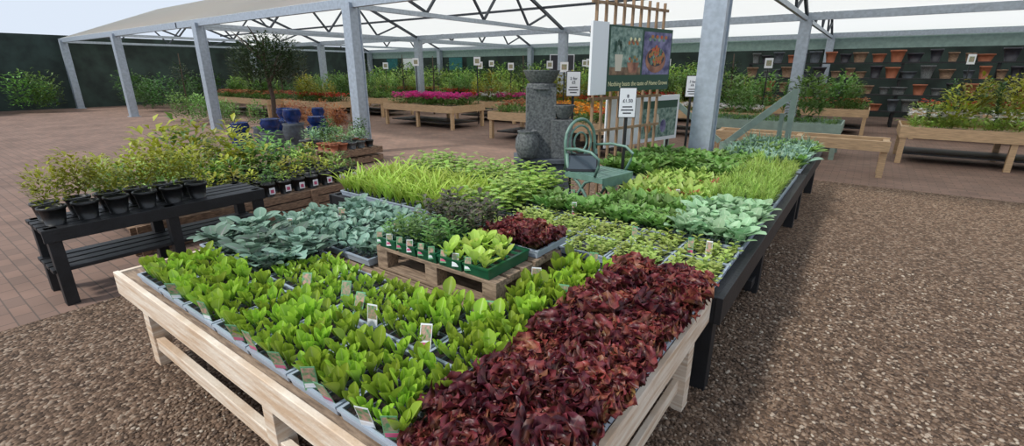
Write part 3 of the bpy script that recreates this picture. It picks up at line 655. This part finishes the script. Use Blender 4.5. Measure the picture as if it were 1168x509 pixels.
for x in (-5.25,-4.82):
    for y in (.62,1.4,2.15): s.box(x,x+.08,y,y+.08,0,.62,M_black)
s.box(-4.76,-4.73,.6,2.25,.52,.62,M_black); s.obj('black_staging_bench',bevel=.003)
s=MB(); q=[]
for i in range(6):
    for x in (-5.12,-4.9): s.lathe(pot(.085,.14),(x,.72+i*.2,.62),M_trayk,14); q.append((x,.72+i*.2,.73,random.uniform(.6,.9)))
np2=s.obj('nursery_pots')
scatter('shrub_foliage',VS,q,L_gold,np2)
scatter('golden_shrubs',VS,[(-6.9,2.4,.3,1.7),(-6.6,2.9,.3,1.4),(-7.2,3.1,.0,2.1),(-7.3,2.2,.0,2.2)],L_gold); scatter('green_shrubs',VS,[(-7.7,2.7,-.1,2.4),(-7.5,3.6,-.1,1.9)],L_mid)
s=MB(); jar=lambda r,h:[(r*.55,0),(r*.8,h*.3),(r,h*.65),(r*.85,h*.9),(r*.95,h),(r*.8,h),(r*.7,h*.85),(.001,h*.8)]
for x,y in ((-11.4,5.6),(-10.9,6.1),(-11.8,6.2),(-10.4,5.3),(-11.2,6.9),(-12.2,5.4),(-10.9,4.9),(-12.5,6.8),(-11.9,7.4)):
    r=random.uniform(.2,.3); h=random.uniform(.4,.6); s.lathe(jar(r,h),(x,y,0),random.choice((M_blue,M_blue,M_stoned)),20); s.lathe(jar(r*.8,h*.6),(x,y,h),M_blue,20) if random.random()<.4 else None
s.obj('blue_glazed_pots')
s=MB()
for z in (0,.16): 
    for i in range(7): s.box(-9.0,-7.75,5.05+i*.165,5.05+i*.165+.11,z+.12,z+.14,M_oldwood)
    for x in (-9.0,-8.42,-7.85):
        s.box(x,x+.1,5.05,6.15,z+.02,z+.12,M_oldwood)
s.obj('stacked_pallets',bevel=.003)
s=MB(); q=[]
for x in np.arange(-8.9,-7.8,.2):
    for y in np.arange(5.15,6.15,.2): s.lathe(pot(.085,.13),(x,y,.30),random.choice((M_trayk,M_terra,M_stone)),12); q.append((x,y,.41,random.uniform(.8,1.6)))
ap=s.obj('alpine_pots'); random.shuffle(q)
scatter('alpine_plants',VP,q[:15],L_silver,ap); scatter('alpine_plants',VP,q[15:],L_mid,ap); scatter('rock_shrub',VS,[(-8.2,5.95,.35,1.0),(-8.6,5.5,.35,1.0)],L_dark,ap)
s=MB(); s.tube([(-13.5,7.0,0),(-13.45,7.05,1.0),(-13.55,7.0,2.0),(-13.5,7.05,2.6)],[.07,.06,.045,.02],M_bark)
for i in range(7):
    a=i*.9; s.tube([(-13.5,7.0,1.3+.15*i),(-13.5+.4*math.cos(a),7+.4*math.sin(a),1.7+.15*i),(-13.5+.7*math.cos(a),7+.7*math.sin(a),2.1+.12*i)],[.03,.02,.008],M_bark)
tro=s.obj('olive_tree'); scatter('crown',[bush(3600,1.0,.8,.12,.05)],[(-13.5,7.0,1.15,1.0)],L_tree,tro)
scatter('red_leaf_shrubs',VB,[(-14+random.uniform(-2.5,1.6),8.6+random.uniform(-.5,.5),0,random.uniform(.4,.7)) for _ in range(12)],P_coral)
scatter('green_hedging',VB,[(-16+random.uniform(-4,2),7.2+random.uniform(-.4,.5),.0,random.uniform(.5,.8)) for _ in range(14)],L_mid)
# ------------------------------------------------------------------ light
w=bpy.data.worlds.new('World'); scene.world=w; w.use_nodes=True
w.node_tree.nodes['Background'].inputs[0].default_value=(.78,.87,1,1); w.node_tree.nodes['Background'].inputs[1].default_value=.95
sl=bpy.data.lights.new('sun','SUN'); sl.energy=2.8; sl.angle=math.radians(7); sl.color=(1,.96,.89)
so=bpy.data.objects.new('sun',sl); COL.objects.link(so)
so.rotation_euler=Vector((.35,.75,-.95)).to_track_quat('-Z','Y').to_euler()
scene.view_settings.view_transform='Standard'
